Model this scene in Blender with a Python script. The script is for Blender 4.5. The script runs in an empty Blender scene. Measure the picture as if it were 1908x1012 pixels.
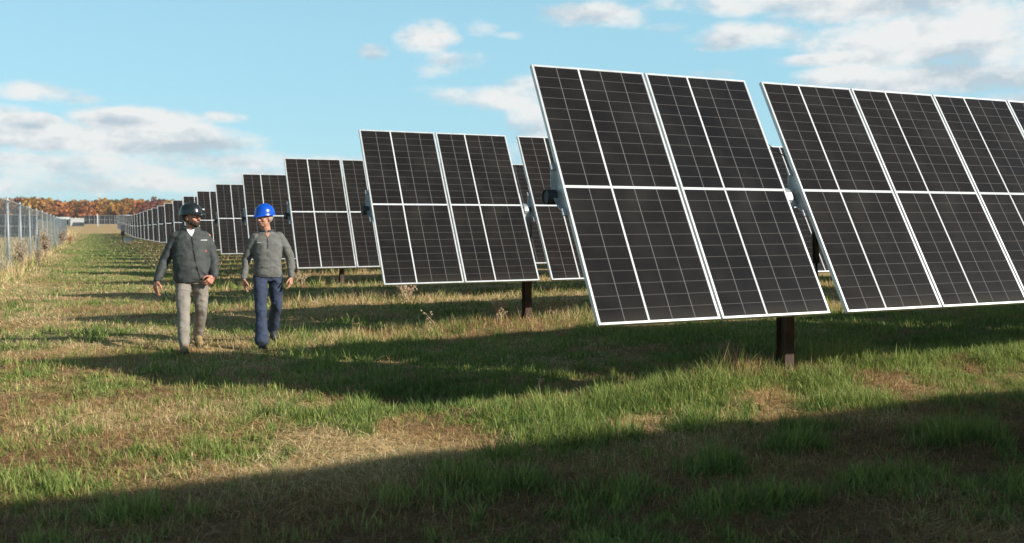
import bpy, math, random
import numpy as np
from mathutils import Vector, Matrix
from mathutils.bvhtree import BVHTree

random.seed(7)
R = math.radians
scene = bpy.context.scene
col = scene.collection

# ------------------------------------------------------------------ helpers
def tag(o, label=None, cat=None, group=None, kind=None):
    if label: o['label'] = label
    if cat: o['category'] = cat
    if group: o['group'] = group
    if kind: o['kind'] = kind
    return o

def empty(name, loc, rz=0.0):
    o = bpy.data.objects.new(name, None)
    o.empty_display_size = 0.3
    o.location = loc
    o.rotation_euler = (0, 0, rz)
    col.objects.link(o)
    return o

def link(name, me, parent=None, loc=(0, 0, 0), rot=None):
    o = bpy.data.objects.new(name, me)
    col.objects.link(o)
    o.parent = parent
    o.location = loc
    if rot: o.rotation_euler = rot
    return o

class MB:
    """collects simple shapes into one mesh"""
    def __init__(s): s.v = []; s.f = []; s.m = []
    def add(s, vs, fs, mi=0):
        b = len(s.v); s.v += [tuple(v) for v in vs]
        s.f += [tuple(b + i for i in f) for f in fs]; s.m += [mi] * len(fs)
        return s
    def box(s, x0, x1, y0, y1, z0, z1, mi=0, M=None):
        vs = [Vector((x, y, z)) for z in (z0, z1) for y in (y0, y1) for x in (x0, x1)]
        if M is not None: vs = [M @ v for v in vs]
        return s.add(vs, [(0, 2, 3, 1), (4, 5, 7, 6), (0, 1, 5, 4), (2, 6, 7, 3), (0, 4, 6, 2), (1, 3, 7, 5)], mi)
    def tube(s, pts, r, n=8, mi=0, cap=True):
        pts = [Vector(p) for p in pts]
        if not hasattr(r, '__len__'): r = [r] * len(pts)
        rings = []
        up = None
        for i, p in enumerate(pts):
            d = (pts[min(i + 1, len(pts) - 1)] - pts[max(i - 1, 0)]).normalized()
            if up is None: up = d.orthogonal().normalized()
            a = (up - d * up.dot(d)).normalized(); up = a
            b = d.cross(a)
            rings.append([p + (a * math.cos(2 * math.pi * k / n) + b * math.sin(2 * math.pi * k / n)) * r[i] for k in range(n)])
        vs = [v for rg in rings for v in rg]
        fs = [(i * n + k, i * n + (k + 1) % n, (i + 1) * n + (k + 1) % n, (i + 1) * n + k) for i in range(len(pts) - 1) for k in range(n)]
        if cap:
            fs.append(tuple(range(n - 1, -1, -1))); fs.append(tuple((len(pts) - 1) * n + k for k in range(n)))
        return s.add(vs, fs, mi)
    def ellipsoid(s, c, r, M=None, nu=14, nv=9, mi=0):
        vs = []; fs = []
        c = Vector(c)
        for j in range(nv + 1):
            th = math.pi * j / nv
            for i in range(nu):
                ph = 2 * math.pi * i / nu
                p = Vector((r[0] * math.sin(th) * math.cos(ph), r[1] * math.sin(th) * math.sin(ph), r[2] * math.cos(th)))
                if j in (0, nv): p = Vector((0, 0, r[2] * math.cos(th)))
                if M is not None: p = M @ p
                vs.append(c + p)
        # poles as single verts
        base = []
        top = 0
        V = [vs[0]] + vs[nu:nu * nv] + [vs[nu * nv]]
        for i in range(nu): fs.append((0, 1 + i, 1 + (i + 1) % nu))
        for j in range(nv - 2):
            for i in range(nu):
                a = 1 + j * nu + i; b = 1 + j * nu + (i + 1) % nu
                fs.append((a, a + nu, b + nu, b))
        last = len(V) - 1; o = 1 + (nv - 2) * nu
        for i in range(nu): fs.append((o + i, last, o + (i + 1) % nu))
        return s.add(V, fs, mi)
    def capsule(s, p0, r0, p1, r1, n=14):
        p0 = Vector(p0); p1 = Vector(p1); d = p1 - p0; L = d.length
        d.normalize(); a = d.orthogonal().normalized(); b = d.cross(a)
        rings = []
        for k in range(1, 5):
            t = -math.pi / 2 + k * math.pi / 8
            rings.append((p0 + d * (math.sin(t) * r0), math.cos(t) * r0))
        for k in range(0, 4):
            t = k * math.pi / 8
            rings.append((p1 + d * (math.sin(t) * r1), math.cos(t) * r1))
        V = [p0 - d * r0]
        for c, r in rings: V += [c + (a * math.cos(2 * math.pi * k / n) + b * math.sin(2 * math.pi * k / n)) * r for k in range(n)]
        V.append(p1 + d * r1)
        F = []
        for i in range(n): F.append((0, 1 + (i + 1) % n, 1 + i))
        for j in range(len(rings) - 1):
            for i in range(n):
                p = 1 + j * n + i; q = 1 + j * n + (i + 1) % n
                F.append((p, q, q + n, p + n))
        last = len(V) - 1; o = 1 + (len(rings) - 1) * n
        for i in range(n): F.append((o + i, o + (i + 1) % n, last))
        return s.add(V, F)
    def chain(s, pts, rs):
        for i in range(len(pts) - 1): s.capsule(pts[i], rs[i], pts[i + 1], rs[i + 1])
        return s
    def loft(s, rings, n=28, p=2.4):
        """rings: (cx, cy, z, rx, ry[, tilt_y]) superelliptic rings stacked in z"""
        V = []; F = []
        for (cx, cy, z, rx, ry, *t) in rings:
            tl = t[0] if t else 0.0
            for k in range(n):
                a = 2 * math.pi * k / n
                ca, sa = math.cos(a), math.sin(a)
                x = rx * math.copysign(abs(ca) ** (2 / p), ca); y = ry * math.copysign(abs(sa) ** (2 / p), sa)
                V.append((cx + x, cy + y, z + tl * x))
        for j in range(len(rings) - 1):
            for i in range(n):
                a = j * n + i; b = j * n + (i + 1) % n
                F.append((a, b, b + n, a + n))
        F.append(tuple(range(n - 1, -1, -1))); F.append(tuple((len(rings) - 1) * n + k for k in range(n)))
        return s.add(V, F)
    def mesh(s, name, mats, smooth=False):
        me = bpy.data.meshes.new(name)
        me.from_pydata(s.v, [], s.f)
        for m in (mats if isinstance(mats, (list, tuple)) else [mats]): me.materials.append(m)
        me.polygons.foreach_set('material_index', s.m)
        if smooth: me.polygons.foreach_set('use_smooth', [True] * len(s.f))
        me.update()
        return me
    def obj(s, name, mats, parent=None, loc=(0, 0, 0), rot=None, smooth=False):
        return link(name, s.mesh(name, mats, smooth), parent, loc, rot)

# numpy value noise ------------------------------------------------
def _hash(ix, iy, seed):
    h = (ix.astype(np.int64) * 374761393 + iy.astype(np.int64) * 668265263 + seed * 974634777) & 0x7fffffff
    h = (h ^ (h >> 13)) * 1274126177 & 0x7fffffff
    h = (h ^ (h >> 16)) & 0xffff
    return h / 65535.0
def vnoise(x, y, seed=0):
    x = np.asarray(x, float); y = np.asarray(y, float)
    ix = np.floor(x); iy = np.floor(y); fx = x - ix; fy = y - iy
    fx = fx * fx * (3 - 2 * fx); fy = fy * fy * (3 - 2 * fy)
    a = _hash(ix, iy, seed); b = _hash(ix + 1, iy, seed); c = _hash(ix, iy + 1, seed); d = _hash(ix + 1, iy + 1, seed)
    return (a * (1 - fx) + b * fx) * (1 - fy) + (c * (1 - fx) + d * fx) * fy
def fbm(x, y, seed=0, o=4):
    s = 0; a = .5; t = 0
    for k in range(o):
        s = s + a * vnoise(x * 2 ** k + 17.3 * k, y * 2 ** k - 9.1 * k, seed + k); t += a; a *= .5
    return s / t
def sstep(a, b, x):
    t = np.clip((np.asarray(x, float) - a) / (b - a), 0, 1)
    return t * t * (3 - 2 * t)

# ------------------------------------------------------------------ materials
def mat(name):
    m = bpy.data.materials.new(name); m.use_nodes = True
    nt = m.node_tree; b = nt.nodes['Principled BSDF']
    return m, nt, b
def N(nt, t, **kw):
    n = nt.nodes.new(t)
    for k, v in kw.items(): setattr(n, k, v)
    return n
def noisy(name, c1, c2, scale=8, rough=.6, metal=0.0, bump=0.0, bscale=60, coords='Object', spec=.5, stretch=(1, 1, 1), detail=5):
    m, nt, b = mat(name)
    tc = N(nt, 'ShaderNodeTexCoord'); mp = N(nt, 'ShaderNodeMapping'); mp.inputs['Scale'].default_value = stretch
    nt.links.new(tc.outputs[coords], mp.inputs['Vector'])
    n = N(nt, 'ShaderNodeTexNoise'); n.inputs['Scale'].default_value = scale; n.inputs['Detail'].default_value = detail
    nt.links.new(mp.outputs[0], n.inputs['Vector'])
    r = N(nt, 'ShaderNodeValToRGB'); r.color_ramp.elements[0].position = .35; r.color_ramp.elements[1].position = .65
    r.color_ramp.elements[0].color = (*c1, 1); r.color_ramp.elements[1].color = (*c2, 1)
    nt.links.new(n.outputs['Fac'], r.inputs[0]); nt.links.new(r.outputs[0], b.inputs['Base Color'])
    b.inputs['Roughness'].default_value = rough; b.inputs['Metallic'].default_value = metal
    b.inputs['Specular IOR Level'].default_value = spec
    if bump:
        n2 = N(nt, 'ShaderNodeTexNoise'); n2.inputs['Scale'].default_value = bscale; n2.inputs['Detail'].default_value = 4
        nt.links.new(mp.outputs[0], n2.inputs['Vector'])
        bp = N(nt, 'ShaderNodeBump'); bp.inputs['Strength'].default_value = bump; bp.inputs['Distance'].default_value = .01
        nt.links.new(n2.outputs['Fac'], bp.inputs['Height']); nt.links.new(bp.outputs[0], b.inputs['Normal'])
    return m
def mth(nt, op, a, b=None, c=None, clamp=False):
    n = nt.nodes.new('ShaderNodeMath'); n.operation = op; n.use_clamp = clamp
    for i, v in enumerate((a, b, c)):
        if v is None: continue
        if isinstance(v, (int, float)): n.inputs[i].default_value = v
        else: nt.links.new(v, n.inputs[i])
    return n.outputs[0]
def mixc(nt, f, a, b):
    n = nt.nodes.new('ShaderNodeMix'); n.data_type = 'RGBA'
    for s, v in ((n.inputs[0], f), (n.inputs[6], a), (n.inputs[7], b)):
        if isinstance(v, (int, float)): s.default_value = v
        elif isinstance(v, tuple): s.default_value = (*v, 1)
        else: nt.links.new(v, s)
    return n.outputs[2]

MW, ML, PW = 1.096, 2.384, 1.116
def glass_material(name, fine=True):
    m, nt, b = mat(name)
    tc = N(nt, 'ShaderNodeTexCoord'); sp = N(nt, 'ShaderNodeSeparateXYZ'); nt.links.new(tc.outputs['Object'], sp.inputs[0])
    x = sp.outputs[0]; y = sp.outputs[1]
    # five columns
    cw = (MW - .04) / 5
    u = mth(nt, 'DIVIDE', mth(nt, 'SUBTRACT', x, .02), cw)
    du = mth(nt, 'MULTIPLY', mth(nt, 'ABSOLUTE', mth(nt, 'SUBTRACT', mth(nt, 'FRACT', mth(nt, 'ADD', u, .5)), .5)), cw)
    vline = mth(nt, 'LESS_THAN', du, .0040)
    thick = mth(nt, 'LESS_THAN', mth(nt, 'ABSOLUTE', mth(nt, 'SUBTRACT', x, .02 + 2 * cw)), .0085)
    ch = (ML / 2 - .02 - .012) / 11
    ay = mth(nt, 'ABSOLUTE', y)
    v = mth(nt, 'DIVIDE', mth(nt, 'SUBTRACT', ay, .012), ch)
    dv = mth(nt, 'MULTIPLY', mth(nt, 'ABSOLUTE', mth(nt, 'SUBTRACT', mth(nt, 'FRACT', mth(nt, 'ADD', v, .5)), .5)), ch)
    hline = mth(nt, 'LESS_THAN', dv, .0030)
    mid = mth(nt, 'LESS_THAN', ay, .0115)
    # silver ribbons inside every cell
    rb = mth(nt, 'FRACT', mth(nt, 'MULTIPLY', u, 12.0))
    ribbon = mth(nt, 'LESS_THAN', rb, .10)
    ob = N(nt, 'ShaderNodeObjectInfo')
    ns = N(nt, 'ShaderNodeTexNoise'); ns.inputs['Scale'].default_value = 2.3; ns.inputs['Detail'].default_value = 4
    nt.links.new(tc.outputs['Object'], ns.inputs['Vector'])
    cell = mixc(nt, ob.outputs['Random'], (.0125, .0098, .0086), (.0082, .0084, .0098))
    # dust film
    cell = mixc(nt, mth(nt, 'MULTIPLY', mth(nt, 'POWER', ns.outputs['Fac'], 2.5), .10), cell, (.35, .31, .25))
    low = mth(nt, 'MULTIPLY', mth(nt, 'SUBTRACT', 1.0, mth(nt, 'MULTIPLY', mth(nt, 'ADD', y, ML / 2), 9.0), clamp=True), .06)
    cell = mixc(nt, low, cell, (.35, .30, .24))
    c = mixc(nt, mth(nt, 'MULTIPLY', ribbon, .25), cell, (.04, .037, .035))
    c = mixc(nt, hline, c, (.072, .068, .064))
    c = mixc(nt, vline, c, (.125, .12, .118))
    c = mixc(nt, mth(nt, 'MAXIMUM', thick, mid), c, (.62, .63, .63))
    nt.links.new(c, b.inputs['Base Color'])
    b.inputs['Roughness'].default_value = .13
    b.inputs['IOR'].default_value = 1.33
    b.inputs['Specular IOR Level'].default_value = .42
    return m
M_glass = glass_material('solar_glass')
M_frame = noisy('anodised_frame', (.50, .52, .52), (.62, .64, .64), 6, .40, .25)
M_back = noisy('backsheet', (.42, .42, .42), (.5, .5, .5), 4, .6)
M_galv = noisy('galvanised_steel', (.34, .36, .37), (.52, .54, .55), 22, .38, .55, .1)
M_rust = noisy('weathered_post_steel', (.055, .032, .022), (.12, .07, .045), 9, .75, .3, .3, 40, stretch=(1, 1, .4))
M_black = noisy('black_rubber', (.008, .008, .009), (.016, .016, .018), 12, .35)
M_tube = noisy('dark_torque_tube', (.022, .024, .028), (.045, .047, .052), 10, .55, .2)

# ------------------------------------------------------------------ terrain
CAM_Z = 1.42
X0, Y0, SP = 3.386, 6.544, 5.551
SKEW = .0049
TILT = 1.0692
ZC = CAM_Z + .328
def terrain(x, y):
    x = np.asarray(x, float); y = np.asarray(y, float)
    z = .85 * sstep(85, 160, y) + 1.3 * sstep(158, 255, y) + 3.0 * sstep(255, 430, y)
    d = np.sqrt(x * x + y * y)
    a = np.clip(1.6 - d / 45, .15, 1)
    z = z + a * .07 * (fbm(x * .45, y * .45, 3, 3) - .5) * 2 + np.clip(1.5 - d / 20, 0, 1) * .035 * (fbm(x * 2.3, y * 2.3, 9, 3) - .5) * 2
    z = z + .18 * sstep(-1.5, -4.5, x) * sstep(10, 30, y) * (1 - sstep(-6, -12, x) * .5)
    z = z + .13 * sstep(3.2, 5.2, x) * np.exp(-((y - 6.6) / .8) ** 2) + .08 * sstep(3.5, 5.2, x) * np.exp(-((y - 12.2) / .9) ** 2) - .07 * bl(x, y, 3.0, 7.1, 1.2, .5)
    return z

def bl(x, y, cx, cy, rx, ry):
    return np.exp(-(((x - cx) / rx) ** 2 + ((y - cy) / ry) ** 2))
TUFTS = [(1.80, 4.66, .34, .26), (2.52, 4.18, .26, .2), (4.0, 3.85, .22, .2), (4.14, 4.75, .3, .2), (3.3, 4.45, .3, .2),
         (2.95, 6.0, .4, .2), (3.7, 6.2, .4, .2), (1.66, 6.75, .3, .15), (4.6, 6.35, .35, .15), (1.62, 6.15, .1, .16), (3.1, 5.5, .3, .16), (5.4, 5.6, .5, .2), (1.2, 7.0, .3, .15),
         (4.6, 5.15, .4, .2), (5.2, 4.4, .3, .2), (3.2, 3.75, .5, .16), (3.9, 5.45, .35, .15), (.1, 5.0, .16, .14), (-.2, 5.6, .12, .14), (2.2, 5.1, .2, .12)]
def fields(x, y):
    """greenness 0..1, height in metres, straw lightness 0..1"""
    x = np.asarray(x, float); y = np.asarray(y, float)
    n1 = fbm(x * .35 + 3, y * .55, 21, 4); n2 = fbm(x * 1.4, y * 1.7, 31, 4); n3 = fbm(x * 4.5, y * 4.5, 41, 3)
    d = np.sqrt(x * x + y * y)
    n4 = fbm(x * 9 + 5, y * 9, 47, 2)
    g = .42 + (1.0 * (n1 - .5) + 1.35 * (n2 - .5) + 1.5 * (n3 - .5) + 1.3 * (n4 - .5)) * (1 - .25 * sstep(2.5, .5, x))
    # distance bands between the rows: phase of the row pitch
    ph = (y - Y0) / SP; fr = ph - np.floor(ph)          # 0 at a post line
    inrow = sstep(X0 - 3.2, X0 + .4, x) * (y > 1)
    line = np.exp(-(np.minimum(fr, 1 - fr) / .15) ** 2)
    far = sstep(8.5, 11, y)
    g = g - .55 * line * inrow * far * (.6 + .9 * (n1 - .3))
    # lush strip in front of the first row
    lush = sstep(1.8, 3.2, x) * np.exp(-((y - 6.25 - .12 * np.clip(x - 2.8, 0, 5)) / .62) ** 2)
    g = g + .75 * lush * (.5 + n2)
    # shaded alley between the first rows is green
    g = g + .3 * sstep(1.5, 3.5, x) * sstep(7.6, 8.2, y) * (1 - sstep(11, 11.8, y))
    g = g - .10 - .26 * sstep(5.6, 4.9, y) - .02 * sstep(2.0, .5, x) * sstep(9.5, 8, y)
    # dead patches
    g = g - 1.1 * bl(x, y, 5.25, 6.72, .45, .18) - .8 * bl(x, y, 6.4, 6.9, .5, .16)
    g = g - 1.2 * bl(x, y, 2.15, 6.0, .42, .42) - .9 * bl(x, y, 3.25, 6.95, .35, .18) - (.8 * bl(x, y, 1.42, 5.9, .25, .45) + .6 * bl(x, y, 1.45, 5.2, .5, .3)) * (.4 + 1.2 * n3)
    g = g - .45 * bl(x, y, 3.3, 5.2, 1.6, .5) - .5 * bl(x, y, 2.2, 4.4, .9, .45) - .3 * bl(x, y, 4.5, 4.2, 1.2, .5) - .25 * bl(x, y, .8, 5.3, .8, .6)
    for (cx, cy, rx, ry) in TUFTS: g = g + 1.1 * (.75 + n3 * .8) * bl(x, y, cx, cy, rx, ry)
    # left margin by the fence is dry, aisle greener, tan beyond
    wob = 1.1 * (fbm(y * .12, x * .1, 77, 3) - .5)
    dry = sstep(-1.1, -3.0, x + wob * 1.6)
    g = g - .62 * dry * sstep(14, 26, y)
    g = g + .42 * np.exp(-((x - .6 + wob) / 2.3) ** 2) * sstep(24, 60, y)
    g = g - .38 * np.exp(-((y - 16.2) / 1.3) ** 2) * sstep(3.2, 1, x) - .3 * np.exp(-((y - 21.5) / .8) ** 2) * sstep(3.2, 1, x)
    g = g - 1.5 * sstep(150, 172, y + 6 * (n1 - .5))
    h = .016 + .030 * n2 + .055 * sstep(.4, .85, n3) * n4 + .02 * n4
    for (cx, cy, rx, ry) in TUFTS: h = h + (.075 if cy < 5 else .05) * bl(x, y, cx, cy, rx * .8, ry * .8)
    h = h + .035 * lush + .022 * np.clip(g - .5, 0, 1)
    h = h + .16 * line ** 2 * inrow * far * n2 * 1.2
    h = h + .15 * bl(x, y, 5.2, 6.72, .42, .16) + .13 * bl(x, y, 6.5, 6.85, .5, .16)
    h = h + .95 * sstep(-1.5, -2.8, x) * sstep(20, 36, y) * (n2 ** 1.5)
    h = h * (1 - .55 * bl(x, y, 1.42, 5.8, .45, .6)) * (1 - .35 * bl(x, y, 2.15, 6.0, .4, .4))
    s = .5 + 1.3 * (fbm(x * .8, y * .8, 55, 3) - .5)
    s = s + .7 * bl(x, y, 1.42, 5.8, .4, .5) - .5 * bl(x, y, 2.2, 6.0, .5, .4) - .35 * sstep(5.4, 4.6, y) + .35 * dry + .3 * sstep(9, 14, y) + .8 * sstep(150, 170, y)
    return np.clip(g, 0, 1), np.clip(h, .015, .9), np.clip(s, 0, 1)

GREEN = np.array([[.092, .160, .044], [.160, .235, .060], [.31, .355, .090], [.26, .29, .10]])
STRAW = np.array([[.30, .165, .085], [.47, .285, .13], [.60, .42, .20], [.72, .57, .33]])
BROWN = np.array([[.17, .092, .055], [.27, .145, .08]])
def ground_color(g, s, n):
    gr = GREEN[0] * .95 + (GREEN[2] - GREEN[0]) * n[..., None] * .8
    st = STRAW[0] * .8 + (STRAW[2] - STRAW[0]) * .85 * (s * .75 + n * .25)[..., None]
    k = sstep(.25, .75, g)[..., None]
    return st * (1 - k) + gr * k

def axis(segs):
    out = [segs[0][0]]
    for a, b, st in segs:
        n = max(1, int(round((b - a) / st)))
        out += list(np.linspace(a, b, n + 1)[1:])
    return np.array(out)
xs = axis([(-900, -300, 60), (-300, -60, 20), (-60, -14, 3), (-14, -4, .5), (-4, 12, .1), (12, 30, .6), (30, 120, 6), (120, 400, 28), (400, 1400, 90)])
ys = axis([(-300, -60, 40), (-60, -6, 3), (-6, 2, .5), (2, 16, .1), (16, 40, .25), (40, 110, 1), (110, 280, 5), (280, 480, 12), (480, 1600, 90)])
GX, GY = np.meshgrid(xs, ys)
gz = terrain(GX, GY)
nx, ny = len(xs), len(ys)
co = np.stack([GX, GY, gz], -1).reshape(-1, 3)
idx = np.arange(nx * ny).reshape(ny, nx)
quads = np.stack([idx[:-1, :-1], idx[:-1, 1:], idx[1:, 1:], idx[1:, :-1]], -1).reshape(-1, 4)
def np_mesh(name, co, loops, counts, mats, colors=None, smooth=False, mi=None):
    me = bpy.data.meshes.new(name)
    me.vertices.add(len(co)); me.vertices.foreach_set('co', np.ascontiguousarray(co, np.float32).ravel())
    me.loops.add(len(loops)); me.loops.foreach_set('vertex_index', np.ascontiguousarray(loops, np.int32))
    me.polygons.add(len(counts))
    st = np.concatenate([[0], np.cumsum(counts)[:-1]]).astype(np.int32)
    me.polygons.foreach_set('loop_start', st)
    me.polygons.foreach_set('loop_total', np.asarray(counts, np.int32))
    for m in mats: me.materials.append(m)
    if smooth: me.polygons.foreach_set('use_smooth', np.ones(len(counts), bool))
    me.update(calc_edges=True)
    if colors is not None:
        at = me.color_attributes.new('pigment', 'FLOAT_COLOR', 'POINT')
        c4 = np.ones((len(co), 4), np.float32); c4[:, :3] = colors
        at.data.foreach_set('color', c4.ravel())
    return me
def attr_material(name, noise=None, rough=.8, trans=0.0, spec=.3, bump=False):
    m, nt, b = mat(name)
    a = N(nt, 'ShaderNodeAttribute', attribute_name='pigment')
    c = a.outputs['Color']
    if noise:
        tc = N(nt, 'ShaderNodeTexCoord')
        n = N(nt, 'ShaderNodeTexNoise'); n.inputs['Scale'].default_value = noise; n.inputs['Detail'].default_value = 8; n.inputs['Roughness'].default_value = .7
        nt.links.new(tc.outputs['Object'], n.inputs['Vector'])
        n3 = N(nt, 'ShaderNodeTexNoise'); n3.inputs['Scale'].default_value = noise * .12; n3.inputs['Detail'].default_value = 6
        nt.links.new(tc.outputs['Object'], n3.inputs['Vector'])
        f = mth(nt, 'MULTIPLY_ADD', n.outputs['Fac'], 1.7, .1)
        f = mth(nt, 'MULTIPLY', f, mth(nt, 'MULTIPLY_ADD', n3.outputs['Fac'], 1.0, .5))
        vm = N(nt, 'ShaderNodeVectorMath', operation='SCALE'); nt.links.new(c, vm.inputs[0]); nt.links.new(f, vm.inputs['Scale'])
        c = vm.outputs[0]
        if bump:
            bp = N(nt, 'ShaderNodeBump'); bp.inputs['Strength'].default_value = .9; bp.inputs['Distance'].default_value = .03
            nt.links.new(n.outputs['Fac'], bp.inputs['Height']); nt.links.new(bp.outputs[0], b.inputs['Normal'])
    nt.links.new(c, b.inputs['Base Color'])
    b.inputs['Roughness'].default_value = rough; b.inputs['Specular IOR Level'].default_value = spec
    if trans:
        tr = N(nt, 'ShaderNodeBsdfTranslucent'); nt.links.new(c, tr.inputs['Color'])
        mx = N(nt, 'ShaderNodeMixShader'); mx.inputs[0].default_value = trans
        nt.links.new(b.outputs[0], mx.inputs[1]); nt.links.new(tr.outputs[0], mx.inputs[2])
        nt.links.new(mx.outputs[0], nt.nodes['Material Output'].inputs[0])
    return m
M_ground = attr_material('grassy_soil', 22, .95, 0, .1, True)
M_blade = attr_material('grass_blades', None, .6, .42, .2)
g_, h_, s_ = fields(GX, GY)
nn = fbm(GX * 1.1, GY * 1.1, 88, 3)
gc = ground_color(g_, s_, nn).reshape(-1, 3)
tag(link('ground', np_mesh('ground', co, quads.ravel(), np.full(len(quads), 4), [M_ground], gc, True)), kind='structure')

# ------------------------------------------------------------------ grass (blades)
rng = np.random.default_rng(11)
def scatter(y0, y1, azl, azr, dens):
    """uniform points in a wedge seen from the camera position, widened both sides"""
    a0, a1 = math.tan(R(azl)), math.tan(R(azr))
    xa, xb = min(a0 * y1, a0 * y0) - .6, max(a1 * y1, a1 * y0) + .6
    n = int((xb - xa) * (y1 - y0) * dens)
    x = rng.uniform(xa, xb, n); y = rng.uniform(y0, y1, n)
    k = (x > a0 * y - .6) & (x < a1 * y + .6)
    return x[k], y[k]
pts = []
for (y0, y1, azl, azr, dens, wf) in [(2.6, 5.5, -12, 60, 5200, 1.0), (5.5, 8.5, -10, 60, 3400, 1.15), (8.5, 13, -9, 56, 1300, 1.6), (13, 20, -9, 50, 560, 2.3),
                                     (20, 34, -8, 40, 170, 3.6), (34, 60, -8, 24, 50, 6.0), (60, 110, -7, 10, 16, 9.0), (110, 168, -6, 6, 7, 14.0)]:
    x, y = scatter(y0, y1, azl, azr, dens)
    if y0 >= 20:      # behind the first rows only the left strip can be seen
        k = x < 9 + .14 * y
        x, y = x[k], y[k]
    pts.append((x, y, np.full(len(x), wf)))
px = np.concatenate([p[0] for p in pts]); py = np.concatenate([p[1] for p in pts]); pw = np.concatenate([p[2] for p in pts])
# pull blades together into bunches
bx = np.round(px / .11 + .5 * np.sin(py * 9)) * .11; by = np.round(py / .11) * .11
near = pw < 2
jx = (_hash(np.round(bx * 100), np.round(by * 100), 5) - .5) * .08; jy = (_hash(np.round(bx * 100), np.round(by * 100), 6) - .5) * .08
pull = np.where(near, .35 * rng.random(len(px)), 0)
px = px + (bx + jx - px) * pull; py = py + (by + jy - py) * pull
g, h, s = fields(px, py)
nB = len(px)
isg = rng.random(nB) < .10 + .80 * sstep(.05, .95, g)
# thin out bare straw places
keep = rng.random(nB) < np.where(isg, 1.0, .78)
px, py, pw, g, h, s, isg = [a[keep] for a in (px, py, pw, g, h, s, isg)]
nB = len(px)
clump = _hash(np.round(px / .13), np.round(py / .13), 71)
L = h * rng.uniform(.55, 1.5, nB) * (.75 + .6 * clump)
flat = (~isg) & (rng.random(nB) < .50 - .35 * sstep(.10, .25, h))      # thatch lying down
L = np.where(flat, rng.uniform(.05, .16, nB) * np.where(pw > 2, 1.3, 1), L * np.where(isg, 1.15, 1.0))
ang = rng.uniform(0, 2 * np.pi, nB)
lean = np.where(flat, rng.uniform(1.25, 1.5, nB), np.abs(rng.normal(.32, .26, nB)))
bend = np.where(flat, rng.uniform(-.25, .25, nB), rng.uniform(.1, 1.0, nB) * np.where(isg, 1, .7))
w = rng.uniform(.0028, .0072, nB) * pw * np.where(isg, 1.15, .85)
w = np.minimum(w, .05)
pz = terrain(px, py) - .004 + np.where(flat, rng.uniform(.0, .035, nB), 0)
dx, dy = np.cos(ang), np.sin(ang)
side = ang + np.pi / 2 + rng.normal(0, .5, nB)
sx, sy = np.cos(side), np.sin(side)
def pos(t):
    th = lean + bend * t
    r = L * t * np.sin(lean + bend * t * .5); z = L * t * np.cos(lean + bend * t * .5)
    return np.stack([px + dx * r, py + dy * r, pz + np.maximum(z, t * .004)], 1)
p0, p1, p2 = pos(0.0), pos(.55), pos(1.0)
S = np.stack([sx, sy, np.zeros(nB)], 1)
W = w[:, None]
V = np.stack([p0 - S * W * .5, p0 + S * W * .5, p1 + S * W * .42, p1 - S * W * .42, p2], 1)      # nB,5,3
base = (np.arange(nB) * 5)[:, None]
lo = np.concatenate([base + np.array([[0, 1, 2, 3]]), base + np.array([[3, 2, 4]])], 1).ravel()
cnt = np.tile([4, 3], nB)
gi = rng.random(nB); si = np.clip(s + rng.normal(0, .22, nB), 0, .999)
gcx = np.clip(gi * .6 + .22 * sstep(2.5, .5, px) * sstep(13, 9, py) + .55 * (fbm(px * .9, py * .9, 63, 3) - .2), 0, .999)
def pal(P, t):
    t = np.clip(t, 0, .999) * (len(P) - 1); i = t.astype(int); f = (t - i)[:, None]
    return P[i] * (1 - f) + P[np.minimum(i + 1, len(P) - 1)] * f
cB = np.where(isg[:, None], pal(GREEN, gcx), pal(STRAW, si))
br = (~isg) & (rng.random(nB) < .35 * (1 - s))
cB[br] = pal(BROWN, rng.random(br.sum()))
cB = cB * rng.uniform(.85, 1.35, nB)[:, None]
CB = np.repeat(cB[:, None, :], 5, 1)
tipd = np.where(isg & (rng.random(nB) < .25), .5, 0)[:, None]
CB[:, 4] = CB[:, 4] * (1 - tipd) + np.array([.34, .26, .13]) * tipd      # some blades have dry tips
tag(link('grass', np_mesh('grass', V.reshape(-1, 3), lo, cnt, [M_blade], CB.reshape(-1, 3))),
    'mixed green and straw coloured grass covering the field', 'grass', kind='stuff')
print('blades', nB)

# ------------------------------------------------------------------ solar tracker rows
def frame_mb(mb, mi=0):
    lip, d, t = .020, .035, .002
    hx, hy = MW, ML / 2
    for (a, b, c, e) in ((0, lip, -hy, hy), (hx - lip, hx, -hy, hy), (lip, hx - lip, -hy, -hy + lip), (lip, hx - lip, hy - lip, hy)):
        mb.box(a, b, c, e, -d, t, mi)
    return mb
def bevel_mesh(me, w=.002):
    import bmesh
    bm = bmesh.new(); bm.from_mesh(me)
    bmesh.ops.bevel(bm, geom=list(bm.edges), offset=w, segments=1, affect='EDGES')
    bm.to_mesh(me); bm.free()
lam_me = MB().box(.0195, MW - .0195, -ML / 2 + .0195, ML / 2 - .0195, -.006, 0, 0).mesh('laminate', [M_glass])
frm_me = frame_mb(MB()).mesh('frame', [M_frame]); bevel_mesh(frm_me)
far_me = frame_mb(MB().box(.0195, MW - .0195, -ML / 2 + .0195, ML / 2 - .0195, -.006, 0, 0), 1).mesh('module', [M_glass, M_frame])
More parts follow.
